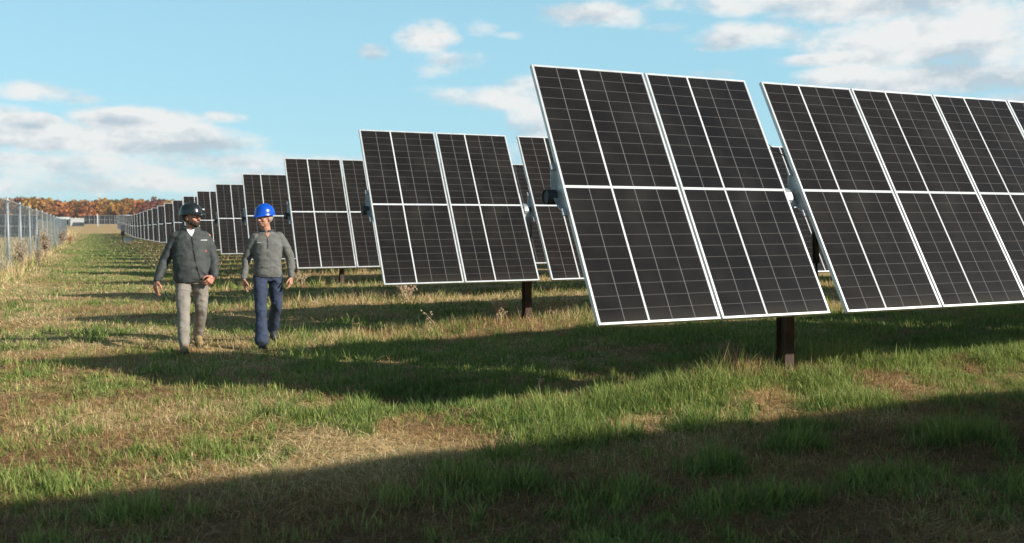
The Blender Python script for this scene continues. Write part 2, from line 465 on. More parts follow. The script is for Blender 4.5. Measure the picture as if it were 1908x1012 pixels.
# curved mounting rail: a lens shaped web across the tube, flanges along both edges (local: y up the slope, z normal)
def rail_mesh():
    mb = MB(); n = 10; half = .21
    def depth(t): return .035 + .085 * (1 - (t / half) ** 2)
    for k in range(n):
        a = -half + 2 * half * k / n; b = -half + 2 * half * (k + 1) / n
        da, db = depth(a), depth(b)
        # web
        mb.add([(0, a, -.036), (0, b, -.036), (0, b, -db), (0, a, -da), (.004, a, -.036), (.004, b, -.036), (.004, b, -db), (.004, a, -da)],
               [(0, 1, 2, 3), (7, 6, 5, 4), (3, 2, 6, 7), (0, 4, 5, 1)])
        # outer flange
        mb.add([(-.038, a, -da), (-.038, b, -db), (.0, b, -db), (.0, a, -da), (-.038, a, -da - .005), (-.038, b, -db - .005), (.0, b, -db - .005), (.0, a, -da - .005)],
               [(0, 3, 2, 1), (4, 5, 6, 7), (0, 1, 5, 4), (3, 7, 6, 2)])
    # feet bolted on the frame
    for s in (-1, 1): mb.box(-.038, -.0005, s * half - .03, s * half + .03, -.0525, -.0365)
    return mb.mesh('mounting_rail', [M_galv])
rail_me = rail_mesh()
NZ = Vector((0, -math.sin(TILT), math.cos(TILT))); UP = Vector((0, math.cos(TILT), math.sin(TILT)))
TC = Vector((0, 0, ZC)) - NZ * .165        # tube axis (row local, x free)
def post_mesh(h, name='post'):
    mb = MB()
    mb.box(-.051, .051, -.064, -.057, -.3, h); mb.box(-.051, .051, .057, .064, -.3, h); mb.box(-.003, .003, -.0568, .0568, -.3, h)
    return mb.mesh(name, [M_rust])
post_me = post_mesh(TC.z - .16)
def bearing_mesh():
    mb = MB()
    # ring round the tube
    n = 20
    for k in range(n):
        a0 = 2 * math.pi * k / n; a1 = 2 * math.pi * (k + 1) / n
        def P(x, a, r): return (x, r * math.cos(a), r * math.sin(a))
        V = [P(-.03, a0, .078), P(-.03, a1, .078), P(-.03, a1, .105), P(-.03, a0, .105), P(.03, a0, .078), P(.03, a1, .078), P(.03, a1, .105), P(.03, a0, .105)]
        mb.add(V, [(0, 1, 2, 3), (7, 6, 5, 4), (3, 2, 6, 7), (0, 4, 5, 1)])
    # side plates down to the post
    for s in (-1, 1):
        mb.add([(-.055, s * .082, .03), (.055, s * .082, .03), (.07, s * .082, -.34), (-.07, s * .082, -.34), (-.055, s * .090, .03), (.055, s * .090, .03), (.07, s * .090, -.34), (-.07, s * .090, -.34)],
               [(0, 1, 2, 3), (7, 6, 5, 4), (0, 4, 5, 1), (1, 5, 6, 2), (2, 6, 7, 3), (3, 7, 4, 0)])
        for x in (-.04, .04):
            for z in (-.2, -.3): mb.tube([(x, s * .0905, z), (x, s * .104, z)], .012, 6)
    # saddle arms along the slope (arm of the damper)
    return mb.mesh('bearing_bracket', [M_galv], smooth=False)
bear_me = bearing_mesh()
def arm_mesh():
    mb = MB(); M = Matrix.Rotation(TILT, 4, 'X')
    mb.box(-.012, .012, -.02, .08, -.105, -.045, 0, M)
    mb.box(-.03, .03, -.12, .12, .060, .085, 0, M)
    mb.tube([M @ Vector((-.03, .05, -.065)), M @ Vector((.06, .05, -.065))], .013, 8)
    return mb.mesh('damper_arm', [M_galv])
arm_me = arm_mesh()
def damper_mesh(p, q):
    mb = MB(); p = Vector(p); q = Vector(q); d = (q - p)
    mb.tube([p, p + d * .08], .02, 8); mb.tube([p + d * .06, p + d * .62], .031, 12); mb.tube([p + d * .6, q], .014, 8)
    return mb.mesh('damper', [M_black], smooth=True)
armend = Matrix.Rotation(TILT, 3, 'X') @ Vector((0, .05, -.065))
damp_me = damper_mesh(armend + Vector((.035, 0, 0)), Vector((.17, .16, -.95)))
GAP = .189
TABLES = [2, 7, 7]
def tube_mesh(L, name='torque_tube'):
    mb = MB()
    rr = .062; n = 16; V = []; F = []
    pts = [(-.085), (L + .085)]
    for x in pts:
        for r in (rr, rr - .006):
            V += [(x, r * math.cos(2 * math.pi * k / n), r * math.sin(2 * math.pi * k / n)) for k in range(n)]
    for k in range(n):
        j = (k + 1) % n
        F += [(k, j, 2 * n + j, 2 * n + k), (n + k, 3 * n + k, 3 * n + j, n + j), (k, n + k, n + j, j), (2 * n + k, 2 * n + j, 3 * n + j, 3 * n + k)]
    mb.add(V, F)
    for x in (-.07, L + .07): mb.tube([(x - .004, 0, 0), (x + .004, 0, 0)], rr - .007, n)
    return mb.mesh(name, [M_tube], smooth=False)
tube_cache = {}
def cable_mesh():
    pts = []
    for k in range(15):
        t = k / 14; x = -.03 + (GAP + .05) * t
        pts.append((x, .60 - .20 * t ** 1.8 * 1.3, -.03 - .05 * math.sin(math.pi * t)))
    return MB().tube(pts, .0045, 6).mesh('cable', [M_black], smooth=True)
cable_me = cable_mesh()

def tracker_row(i, label, group, x0=None, y=None, tables=TABLES, detail=2):
    """detail 2: module > frame, rails, brackets; 1: modules in one piece, posts and tube; 0: fewer"""
    xr = X0 + SKEW * i if x0 is None else x0
    yr = Y0 + SP * i if y is None else y
    zt = float(.85 * sstep(85, 160, yr) + 1.3 * sstep(158, 255, yr))
    root = empty('solar_tracker_row', (xr, yr, zt - .005 * 0))
    tag(root, label, 'solar panel row', group)
    x = 0.0; gaps = []
    L = sum(tables) * PW - .02 + GAP * (len(tables) - 1)
    for ti, n in enumerate(tables):
        for k in range(n):
            loc = (x + k * PW, 0, ZC)
            if detail == 2:
                mo = link('solar_module', lam_me, root, loc, (TILT, 0, 0))
                link('frame', frm_me, mo)
            else:
                link('solar_module', far_me, root, loc, (TILT, 0, 0))
            if detail >= 1 and (detail == 2 or k == 0):
                link('mounting_rail', rail_me, root, (x + k * PW + (.0 if k == 0 else -.010), 0, ZC), (TILT, 0, 0))
        x += n * PW - .02
        if detail == 2: link('mounting_rail', rail_me, root, (x + .02, 0, ZC), (TILT, 0, 0))
        gaps.append(x + GAP / 2)
        x += GAP
        if detail == 2 and ti < len(tables) - 1:
            link('cable', cable_me, root, (x - GAP, 0, ZC), (TILT, 0, 0))
    if L not in tube_cache: tube_cache[L] = tube_mesh(L)
    link('torque_tube', tube_cache[L], root, TC)
    for gx in gaps:
        link('post', post_me, root, (gx + .045, TC.y, 0))
        if detail >= 1:
            link('bearing_bracket', bear_me, root, (gx, TC.y, TC.z))
            link('damper_arm', arm_me, root, (gx + .40, TC.y, TC.z))
            link('damper', damp_me, root, (gx + .40, TC.y, TC.z))
    return root

ORD = ['nearest', 'second nearest', 'third', 'fourth', 'fifth', 'sixth', 'seventh', 'eighth', 'ninth', 'tenth', 'eleventh', 'twelfth', 'thirteenth', 'fourteenth',
       'fifteenth', 'sixteenth', 'seventeenth', 'eighteenth', 'nineteenth', 'twentieth']
GRP = 'rows of tilted solar panels on trackers along the grass aisle'
special = {0: 'nearest and largest row of black solar panels, cut off by the right photo edge',
           1: 'second row of black solar panels, ending just right of the blue helmeted man',
           2: 'third row of solar panels, its left end behind the blue helmeted man',
           3: 'fourth row of solar panels, its left end between the two walking men',
           4: 'fifth row of solar panels, its left end just right of the bearded man'}
NR = 28
for i in range(-1, NR):
    if i == -1: lab = 'solar panel row just outside the right edge, shading the bottom foreground'
    elif i in special: lab = special[i]
    elif i == 5: lab = 'sixth row of solar panels, its left end behind the bearded man\'s helmet and shoulder'
    elif i < 20: lab = ORD[i] + ' solar panel row from the camera, its end frame left of the bearded man'
    elif i == NR - 1: lab = 'farthest and smallest solar panel row at the end of the grass aisle'
    else: lab = {20: 'eighth', 21: 'seventh', 22: 'sixth', 23: 'fifth', 24: 'fourth', 25: 'third', 26: 'second'}[i] + ' row of solar panels counted from the far end of the aisle'
    tracker_row(i, lab, GRP, x0=(X0 - .62 if i == -1 else None), y=(Y0 - SP - .3 if i == -1 else None), detail=2 if i < 5 else (1 if i < 12 else 0), tables=[9, 7] if i == -1 else ([2, 7, 7] if i < 12 else [2, 7]))

# arrays beyond the fence and at the far end of the field
tracker_row(0, 'dark row of solar panels seen through the wire mesh fence at the left edge', 'distant solar rows', x0=-33.5, y=98, tables=[7, 7, 7, 4], detail=0)
tracker_row(0, 'second solar row standing behind the one seen through the wire mesh fence', 'distant solar rows', x0=-33.5, y=106, tables=[7, 7, 7, 4], detail=0)
tracker_row(0, 'tiny dark solar row far beyond the aisle, below the autumn trees', 'distant solar rows', x0=-1.7, y=243, tables=[7, 2], detail=0)

# ------------------------------------------------------------------ wire mesh fence
M_post = noisy('galvanised_fence_post', (.33, .36, .37), (.45, .48, .49), 15, .5, .2)
M_wire = noisy('fence_wire', (.26, .30, .32), (.36, .40, .42), 5, .5, .3)
fx = -2.6; FH = 2.40; FS = 6.0
fence = empty('wire_mesh_fence', (fx, 11.8, 0))
tag(fence, 'tall wire mesh fence with pale steel posts running along the left edge of the field', 'fence')
pm = MB().tube([(0, 0, -.4), (0, 0, FH + .05)], .040, 10).ellipsoid((0, 0, FH + .06), (.039, .039, .03), nu=10, nv=5).mesh('fence_post', [M_post], smooth=True)
def mesh_panel(L, H, pitch=.12, r=.0018):
    mb = MB(); zlo = .04
    step = pitch
    k0 = -int(H / step) - 1
    V = []; F = []
    k = 0.0
    while k < L - .05:
        mb.tube([(0, k, zlo), (0, k, H + zlo)], r, 3, cap=False); k += step
    z = zlo + .12
    while z < H:
        mb.tube([(r * 2, 0, z), (r * 2, L, z)], r, 3, cap=False); z += .1 + .05 * (z > 1)
    for sgn in ():
        for k in range(k0, int(L / step) + 2):
            a = k * step
            # line y = a + t, z = t (sgn 1) / H - t (sgn -1)
            t0 = max(0, -a); t1 = min(H, L - a)
            if t1 <= t0: continue
            z0, z1 = (t0, t1) if sgn == 1 else (H - t0, H - t1)
            y0_, y1_ = a + t0, a + t1
            b = len(V)
            for (yy, zz) in ((y0_, z0), (y1_, z1)):
                V += [(r, yy, zz + zlo), (-r, yy, zz + zlo + r), (-r, yy, zz + zlo - r)]
            F += [(b, b + 1, b + 4, b + 3), (b + 1, b + 2, b + 5, b + 4), (b + 2, b, b + 3, b + 5)]
    mb.tube([(0, 0, H + zlo), (0, L, H + zlo)], .018, 6); mb.tube([(0, 0, zlo), (0, L, zlo)], .004, 4)
    return mb.mesh('wire_mesh', [M_wire])
wm = mesh_panel(FS, FH - .08)
NP = 17
for k in range(NP + 1):
    yy = FS * k
    z = float(terrain(fx, 11.8 + yy))
    p = link('fence_post', pm, fence, (0, yy, z))
    if k < NP: link('wire_mesh', wm, fence, (.056, yy, z), None)
# diagonal brace on the fifth post in view
zb = float(terrain(fx, 53))
MB().tube([(0, 42.0, zb + 1.9), (0, 39.6, zb + .15)], .03, 8).obj('brace', M_post, fence)

# ------------------------------------------------------------------ far buildings and small things
M_white = noisy('white_cladding', (.55, .57, .55), (.68, .7, .68), 3, .6)
M_dgreen = noisy('dark_green_panel', (.03, .06, .055), (.05, .08, .07), 3, .4)
M_grey = noisy('pale_grey_cladding', (.40, .41, .41), (.5, .5, .5), 2, .7)
def container(x, y, w, h, d, m, label, windows):
    z = float(terrain(x, y))
    t = empty('equipment_container', (x, y, z)); tag(t, label, 'container', 'containers at the far end of the field')
    mb = MB().box(-w / 2, w / 2, 0, d, .15, h)
    for k in range(int(w / .5)): mb.box(-w / 2 + k * .5 + .1, -w / 2 + k * .5 + .2, -.03, -.001, .3, h - .25)
    mb.obj('wall', m, t)
    MB().box(-w / 2 - .1, w / 2 + .1, -.1, d + .1, h + .002, h + .14).obj('roof', M_white, t)
    for (a, b, c, e) in windows:
        MB().box(a, b, -.08, -.032, c, e).obj('door', M_dgreen, t)
    return t
container(-6.6, 247, 3.4, 2.1, 3, M_white, 'white container with dark green doors beside the fence end under the trees', [(-1.4, -.5, .3, 1.7), (-.2, 1.4, .5, 1.7)])
container(-3.2, 246, 3.0, 1.9, 3, M_grey, 'plain pale grey container right of the white one under the trees', [])
# white marker pole in front of the far row
def pole(x, y, h, label):
    z = float(terrain(x, y)); t = empty('utility_pole', (x, y, z)); tag(t, label, 'pole')
    MB().tube([(0, 0, -.3), (0, 0, h)], [.13, .10], 10).obj('shaft', M_white, t, smooth=True)
    MB().box(-.16, .16, -.16, .16, h + .002, h + .12).obj('cap', M_grey, t)
pole(1.2, 240, 2.9, 'short white pole standing before the tiny dark solar row far away')
# dark cabinet on a post at the end of far rows, white lidded barrel
M_cab = noisy('dark_cabinet', (.03, .035, .035), (.05, .055, .055), 4, .5)
cz = float(terrain(4.0, 118)); t = empty('control_cabinet', (2.85, 104, float(terrain(2.85, 104)))); tag(t, 'dark upright control cabinet at the left end of the far solar rows', 'cabinet')
MB().box(-.05, .05, -.05, .05, -.3, .7).obj('post', M_rust, t)
MB().box(-.17, .17, -.12, .12, .701, 1.7).obj('box', M_cab, t)
MB().box(-.2, .2, -.16, .15, 1.702, 1.74).obj('hood', M_cab, t)
t = empty('white_barrel', (3.2, 96, float(terrain(3.2, 96)))); tag(t, 'small white barrel lying in the grass near the far solar row ends', 'barrel')
MB().tube([(-.45, 0, .34), (-.4, 0, .34), (.4, 0, .34), (.45, 0, .34)], [.27, .31, .31, .27], 16).obj('drum', M_white, t, smooth=True)
for xx in (-.2, .2): MB().tube([(xx - .015, 0, .34), (xx + .015, 0, .34)], .325, 16).obj('hoop', M_grey, t)

# dried weeds
M_weed = noisy('dried_weed', (.20, .14, .09), (.33, .24, .16), 20, .8)
M_weedl = noisy('pale_dry_stalk', (.36, .26, .15), (.5, .38, .24), 20, .8)
def weed(x, y, h, spread, n, m, label, heads=True, cat='weed', lean=0.0):
    z = float(terrain(x, y)); st = MB(); hd = st; rr = random.Random(int(x * 100 + y * 10))
    for k in range(n):
        a = rr.uniform(0, 6.28); q = rr.uniform(.1, 1) * spread; hh = h * rr.uniform(.65, 1)
        b = Vector((rr.uniform(-.05, .05) * (1 + spread), rr.uniform(-.05, .05), -.02))
        mid = b + Vector((math.cos(a) * q * .4 + lean * .3, math.sin(a) * q * .4, hh * .55)); top = b + Vector((math.cos(a) * q + lean, math.sin(a) * q, hh))
        st.tube([b, mid, top], [.006 + .003 * h, .005 + .002 * h, .003], 5)
        for j in range(5):
            f = rr.uniform(.35, .95); p = b.lerp(top, f); d = Vector((rr.uniform(-1, 1), rr.uniform(-1, 1), rr.uniform(.3, 1.2))).normalized() * h * .16
            st.tube([p, p + d], [.003, .0015], 4)
            if heads:
                for u in range(4):
                    c = p + d * rr.uniform(.3, 1.2) + Vector([rr.uniform(-1, 1) * h * .05 for _ in range(3)])
                    e1 = Vector([rr.uniform(-1, 1) for _ in range(3)]).normalized() * h * .04; e2 = e1.orthogonal().normalized() * h * .025
                    hd.add([c - e1, c + e2, c + e1, c - e2], [(0, 1, 2, 3)])
    return tag(st.obj('dried_weed' if m is not M_red else 'red_shrub', m, None, (x, y, z)), label, cat)
M_red = noisy('red_leaves', (.26, .07, .05), (.36, .13, .09), 20, .7)
weed(-2.2, 35.0, 1.0, .16, 12, M_weed, 'dark brown upright weed at the foot of the leftmost fence post')
weed(-2.2, 53.5, 1.5, .2, 12, M_weed, 'tall brown weed growing against the middle of the fence')
weed(-2.3, 86, 1.5, .5, 16, M_weed, 'reddish brown bush at the far part of the fence')
weed(-2.0, 100, .9, .6, 16, M_red, 'small red leaved shrub at the far end of the fence', cat='shrub')
weed(-1.9, 40.0, .7, .2, 12, M_weed, 'short brown weed between the first and second fence posts')
weed(4.25, 11.9, .42, .05, 1, M_weedl, 'single pale dry stalk leaning left beyond the shadow of the nearest row', lean=-.18)
weed(6.1, 7.05, .34, .10, 7, M_weedl, 'tuft of pale dry stalks just right of the nearest dark steel post')
weed(5.35, 7.0, .36, .10, 8, M_weed, 'brown dry stalks just left of the nearest dark steel post')
weed(5.3, 12.25, .38, .2, 12, M_weedl, 'tan dry stalks at the foot of the second row post')
weed(6.2, 12.3, .34, .25, 12, M_weedl, 'tan dry stalks right of the second row post')
weed(5.55, 17.45, .5, .3, 16, M_weedl, 'tan dry tuft hiding the foot of the third row post')
weed(4.6, 22.9, .45, .3, 12, M_weedl, 'tan dry tuft at the foot of the fourth row post, right of the men')
weed(3.35, 7.0, .26, .06, 2, M_weedl, 'thin dry stalk standing in the edge of the nearest long shadow')

# ------------------------------------------------------------------ autumn woodland (one far-off mass)
def woodland():
    r = np.random.default_rng(5)
    pal_ = np.array([[.46, .23, .05], [.52, .31, .08], [.36, .12, .04], [.26, .09, .05], [.42, .16, .05], [.24, .11, .06], [.18, .17, .05], [.34, .17, .06], [.26, .08, .05]])
    Vs = []; Cs = []; tv = MB()
    for k in range(1300):
        az = r.uniform(R(-25), R(72)); dist = r.uniform(395, 440)
        x, y = math.sin(az) * dist, math.cos(az) * dist
        z = float(terrain(x, y))
        H = r.uniform(6.9, 9.2) - .8 * sstep(R(5), R(12), az) + .9 * math.sin(az * 41) * math.sin(az * 17); cw = r.uniform(2.4, 4.4)
        c = pal_[r.integers(len(pal_))] * r.uniform(.8, 1.25)
        n = 200
        # leaf clumps through the crown volume
        d = r.normal(0, 1, (n, 3)); d /= np.linalg.norm(d, axis=1)[:, None]
        rad = r.uniform(.35, 1, n) ** .6
        wob = 1 + .35 * np.sin(d[:, 0] * 4 + k) * np.cos(d[:, 2] * 5 + k)
        C = np.stack([x + d[:, 0] * rad * cw * wob, y + d[:, 1] * rad * cw * wob, z + H * .52 + d[:, 2] * rad * H * .47], 1)
        a = r.normal(0, 1, (n, 3)); a /= np.linalg.norm(a, axis=1)[:, None]
        b = np.cross(a, r.normal(0, 1, (n, 3))); b /= np.linalg.norm(b, axis=1)[:, None]
        sz = r.uniform(.45, .95, n)[:, None]
        Vs.append(np.stack([C - a * sz, C + b * sz * .7, C + a * sz, C - b * sz * .7], 1))
        Cs.append(np.repeat((c * r.uniform(.8, 1.2, n)[:, None])[:, None, :], 4, 1))
        tv.tube([(x, y, z - .5), (x + r.uniform(-.3, .3), y, z + H * .5), (x, y, z + H * .85)], [.22, .15, .05], 5)
    V = np.concatenate(Vs).reshape(-1, 3); C = np.concatenate(Cs).reshape(-1, 3)
    n = len(V) // 4
    tvv = np.array(tv.v); 
    lo = list(range(n * 4)); cn = [4] * n
    for f in tv.f: lo += [i + n * 4 for i in f]; cn.append(len(f))
    Call = np.concatenate([C, np.tile([[.09, .065, .05]], (len(tvv), 1))])
    return np_mesh('autumn_woodland', np.concatenate([V, tvv]), np.array(lo), np.array(cn), [attr_material('autumn_leaves', None, .9, .4, .05)], Call)
tag(link('autumn_woodland', woodland()), 'far line of orange and brown autumn trees along the horizon', 'woodland', kind='stuff')

# ------------------------------------------------------------------ people
def remesh(mb, voxel, smooth=4, name='m', wrinkle=None):
    me = mb.mesh('tmp', [])
    o = bpy.data.objects.new('tmp', me); col.objects.link(o)
    md = o.modifiers.new('r', 'REMESH'); md.mode = 'VOXEL'; md.voxel_size = voxel; md.use_smooth_shade = True
    if smooth:
        sm = o.modifiers.new('s', 'SMOOTH'); sm.iterations = smooth; sm.factor = .5
    dg = bpy.context.evaluated_depsgraph_get(); dg.update()
    ev = o.evaluated_get(dg)
    out = bpy.data.meshes.new_from_object(ev)
    bpy.data.objects.remove(o); out.name = name
    out.polygons.foreach_set('use_smooth', [True] * len(out.polygons))
    if wrinkle:
        n = len(out.vertices); c = np.empty(n * 3, np.float32); out.vertices.foreach_get('co', c); c = c.reshape(-1, 3)
        nr = np.empty(n * 3, np.float32); out.vertices.foreach_get('normal', nr); nr = nr.reshape(-1, 3)
        c = c + nr * wrinkle(c)[:, None]
        out.vertices.foreach_set('co', c.astype(np.float32).ravel()); out.update()
    return out
def folds(amp, sc, seed, zdrop=None):
    def f(c):
        u = c[:, 0] * sc + c[:, 2] * sc * .45; v = c[:, 2] * sc * 1.5 - c[:, 0] * sc * .5 + c[:, 1] * sc * .6
        a = fbm(u, v, seed, 3); ridge = 1 - np.abs(2 * a - 1) * 2.2
        b = fbm(c[:, 0] * sc * 2.2 + c[:, 1] * sc, c[:, 2] * sc * 1.2, seed + 9, 2)
        return amp * (ridge * .9 - .35 + (b - .5) * .7)
    return f

M_skin = noisy('skin', (.42, .20, .13), (.50, .26, .17), 30, .5, 0, .1, 90)
M_skin_red = noisy('ruddy_skin', (.40, .16, .10), (.50, .22, .14), 30, .5, 0, .1, 90)
M_eye = noisy('eye_white', (.7, .68, .64), (.75, .72, .7), 5, .2)
M_pupil = noisy('eye_dark', (.02, .015, .01), (.03, .02, .015), 5, .2)
M_beard = noisy('dark_beard_hair', (.025, .014, .008), (.06, .032, .018), 120, .8, 0, .8, 160)
M_greyhair = noisy('short_grey_hair', (.25, .22, .18), (.42, .38, .32), 120, .8, 0, .8, 160)
M_jacket = noisy('dark_grey_jacket_cloth', (.040, .044, .042), (.056, .061, .057), 14, .75, 0, .35, 140)
M_shirt = noisy('olive_grey_shirt_cloth', (.115, .113, .103), (.15, .147, .134), 14, .85, 0, .35, 150)
M_collar = noisy('dark_collar_cloth', (.03, .034, .032), (.045, .05, .046), 14, .8)
M_khaki = noisy('khaki_work_trousers', (.21, .18, .15), (.27, .235, .195), 10, .85, 0, .4, 120)
M_jeans = noisy('dark_blue_denim', (.022, .032, .062), (.036, .052, .095), 18, .85, 0, .4, 160)
M_boot_tan = noisy('tan_boot_leather', (.24, .16, .07), (.34, .24, .12), 14, .7)
M_boot_dark = noisy('dark_shoe', (.03, .03, .035), (.06, .06, .065), 14, .6)
M_tee = noisy('white_undershirt', (.68, .69, .72), (.78, .79, .82), 10, .8)
M_hblack = noisy('glossy_black_helmet', (.012, .016, .017), (.018, .022, .023), 4, .25)
M_hblue = noisy('glossy_blue_helmet', (.002, .065, .42), (.004, .08, .50), 8, .27)
M_logo = noisy('pale_thread', (.45, .46, .45), (.6, .6, .6), 60, .7)
M_redtag = noisy('red_thread', (.6, .05, .04), (.7, .08, .05), 60, .7)

def hand(mb, wrist, d, n, thumb, curl=.5, scale=1.0):
    """wrist pos, d: direction to fingers, n: palm normal (fingers curl toward it), thumb: side direction"""
    d = Vector(d).normalized(); th = Vector(thumb); th = (th - d * th.dot(d)).normalized()
    n_ = d.cross(th).normalized()
    if n_.dot(Vector(n)) < 0: n_ = -n_
    w = Vector(wrist); s = scale
    kn = [w + d * .088 * s + th * .034 * s, w + d * .093 * s + th * .012 * s, w + d * .090 * s - th * .011 * s, w + d * .082 * s - th * .032 * s]
    for k, p in enumerate(kn):
        mb.capsule(w + (p - w) * .12, .017 * s, p, .0125 * s)
    mb.capsule(w + d * .02 * s + th * .012 * s, .018 * s, w + d * .05 * s + th * .02 * s, .016 * s)
    mb.capsule(w - d * .03 * s, .026 * s, w + d * .015 * s, .024 * s)
    lens = [(.040, .025, .020), (.044, .028, .021), (.041, .026, .020), (.032, .020, .017)]
    for k, p in enumerate(kn):
        a = curl * (.8 + .12 * k); q = p; rad = (.0092 - .0004 * k) * s; cur = q
        splay = th * (1.5 - k) * .05
        for j, l in enumerate(lens[k]):
            a2 = a * (j + 1) * .9
            nd = (d * math.cos(a2) + n_ * math.sin(a2) + splay).normalized()
            nxt = cur + nd * l * s
            mb.capsule(cur, rad * (1 - .08 * j), nxt, rad * (.92 - .08 * j)); cur = nxt
    t0 = w + d * .03 * s + th * .026 * s
    t1 = t0 + (d * .55 + th * .75 + n_ * .25).normalized() * .040 * s
    t2 = t1 + (d * .85 + th * .35 + n_ * .35).normalized() * .032 * s
    t3 = t2 + (d * .95 + th * .02 + n_ * .4).normalized() * .024 * s
    mb.capsule(t0, .015 * s, t1, .0115 * s); mb.capsule(t1, .0115 * s, t2, .0105 * s); mb.capsule(t2, .0105 * s, t3, .0085 * s)

def head_matrix(c, yaw, pitch=0, roll=0):
    return Matrix.Translation(c) @ Matrix.Rotation(yaw, 4, 'Z') @ Matrix.Rotation(pitch, 4, 'X') @ Matrix.Rotation(roll, 4, 'Y')
def head(mb, M):
    R3 = M.to_3x3()
    def E(c, r, **k): mb.ellipsoid(M @ Vector(c), r, R3, nu=20, nv=14, **k)
    E((0, .012, .022), (.076, .096, .104)); E((0, -.022, -.045), (.060, .066, .066)); E((0, -.055, -.085), (.034, .030, .027))
    E((-.036, -.055, -.028), (.026, .026, .026)); E((.036, -.055, -.028), (.026, .026, .026))
    E((0, -.078, .022), (.050, .016, .013))      # brow
    mb.capsule(M @ Vector((0, -.082, .012)), .009, M @ Vector((0, -.108, -.026)), .0135)
    E((.011, -.098, -.030), (.009, .010, .008)); E((-.011, -.098, -.030), (.009, .010, .008))
    E((0, -.086, -.053), (.024, .010, .006)); E((0, -.084, -.064), (.021, .011, .007))
    for s in (-1, 1):
        E((s * .077, .012, -.012), (.009, .019, .031)); E((s * .072, .005, -.02), (.01, .012, .012))
def eyes(M, person):
    for s in (-1, 1):
        mb = MB(); mb.ellipsoid(M @ Vector((s * .030, -.0795, .002)), (.0125, .0105, .0095), M.to_3x3(), nu=12, nv=8)
        e = mb.obj('eye', M_eye, person, smooth=True)
        MB().ellipsoid(M @ Vector((s * .030, -.0885, .002)), (.0055, .003, .0055), M.to_3x3(), nu=10, nv=6).obj('pupil', M_pupil, e, smooth=True)

def helmet(M, person, m, ridge=True):
    V = []; F = []; nu, nv = 40, 14
    a, b, h = .111, .134, .128
    C = Vector((0, .008, .048))
    for j in range(nv + 1):
        t = j / nv * math.pi / 2
        for i in range(nu):
            p = 2 * math.pi * i / nu
            rr = math.sin(t) ** .85 if j else 0
            z = h * math.cos(t) ** .9 if j < nv else 0
            k = 1.0
            if ridge and abs(math.cos(p)) < .32: z += .006 * (1 - abs(math.cos(p)) / .32) * (1 - j / nv)
            V.append(C + Vector((a * rr * math.cos(p), b * rr * math.sin(p), z)))
    for j in range(nv):
        for i in range(nu): F.append((j * nu + i, j * nu + (i + 1) % nu, (j + 1) * nu + (i + 1) % nu, (j + 1) * nu + i))
    # rim: flare, with a long peak at the front (-y)
    base = nv * nu
    for (q, dz) in ((1.0, -.012), (2.0, -.020)):
        for i in range(nu):
            p = 2 * math.pi * i / nu; fr = max(0, -math.sin(p)) ** 5
            ext = .003 * q + .024 * q * fr
            zz = dz - .008 * fr * q
            V.append(C + Vector(((a + ext * .7 + .002) * math.cos(p), (b + ext + .002) * math.sin(p), zz)))
    for r_ in range(2):
        for i in range(nu): F.append((base + r_ * nu + i, base + r_ * nu + (i + 1) % nu, base + (r_ + 1) * nu + (i + 1) % nu, base + (r_ + 1) * nu + i))
    V = [M @ v for v in V]
    me = MB().add(V, F).mesh('helmet', [m], True)
    o = link('helmet', me, person)
    so = o.modifiers.new('thick', 'SOLIDIFY'); so.thickness = .004; so.offset = -1
    # suspension band
    mb = MB(); band = [M @ Vector((.088 * math.cos(2 * math.pi * i / 24), .010 + .107 * math.sin(2 * math.pi * i / 24), .044)) for i in range(25)]
    mb.tube(band, .009, 6); mb.obj('headband', M_black, o, smooth=True)
    return o

def on_surface(bvh, pts, off=.003, dirn=Vector((0, 1, 0))):
    out = []
    for (x, z) in pts:
        hit = bvh.ray_cast(Vector((x, -1.5, z)), dirn)
        if hit[0] is None: out.append(None)
        else: out.append(hit[0] + hit[1] * off)
    return out
def strip(bvh, path, w, name, m, parent, off=.004):
    """a thin ribbon following the garment front along path [(x,z)...]"""
    V = []; F = []
    for k, (x, z) in enumerate(path):
        ps = on_surface(bvh, [(x - w / 2, z), (x + w / 2, z)], off)
        if None in ps: return
        back = [p + Vector((0, .008, 0)) for p in ps]
        V += ps + back
    for k in range(len(path) - 1):
        b = 4 * k
        F += [(b, b + 1, b + 5, b + 4), (b + 2, b + 6, b + 7, b + 3), (b, b + 4, b + 6, b + 2), (b + 1, b + 3, b + 7, b + 5)]
    F += [(0, 2, 3, 1), (4 * (len(path) - 1), 4 * (len(path) - 1) + 1, 4 * (len(path) - 1) + 3, 4 * (len(path) - 1) + 2)]
    return MB().add(V, F).obj(name, m, parent)
def patch(bvh, poly, name, m, parent, off=.004):
    """a filled patch of garment front from a fan of (x,z) outline points, finely subdivided"""
    cx = sum(p[0] for p in poly) / len(poly); cz = sum(p[1] for p in poly) / len(poly)
    n = len(poly); V = []; F = []; rings = 5
    pts = [(cx, cz)]
    for r_ in range(1, rings + 1):
        f = r_ / rings
        for p in poly: pts.append((cx + (p[0] - cx) * f, cz + (p[1] - cz) * f))
    ps = on_surface(bvh, pts, off)
    if None in ps: return
    V = ps + [p + Vector((0, .01, 0)) for p in ps]; T = len(ps)
    for i in range(n):
        j = (i + 1) % n
        F.append((0, 1 + i, 1 + j)); F.append((T, T + 1 + j, T + 1 + i))
        for r_ in range(rings - 1):
            a, b = 1 + r_ * n + i, 1 + r_ * n + j
            F.append((a, a + n, b + n, b)); F.append((T + a, T + b, T + b + n, T + a + n))
        a, b = 1 + (rings - 1) * n + i, 1 + (rings - 1) * n + j
        F.append((a, T + a, T + b, b))
    return MB().add(V, F).obj(name, m, parent, smooth=True)
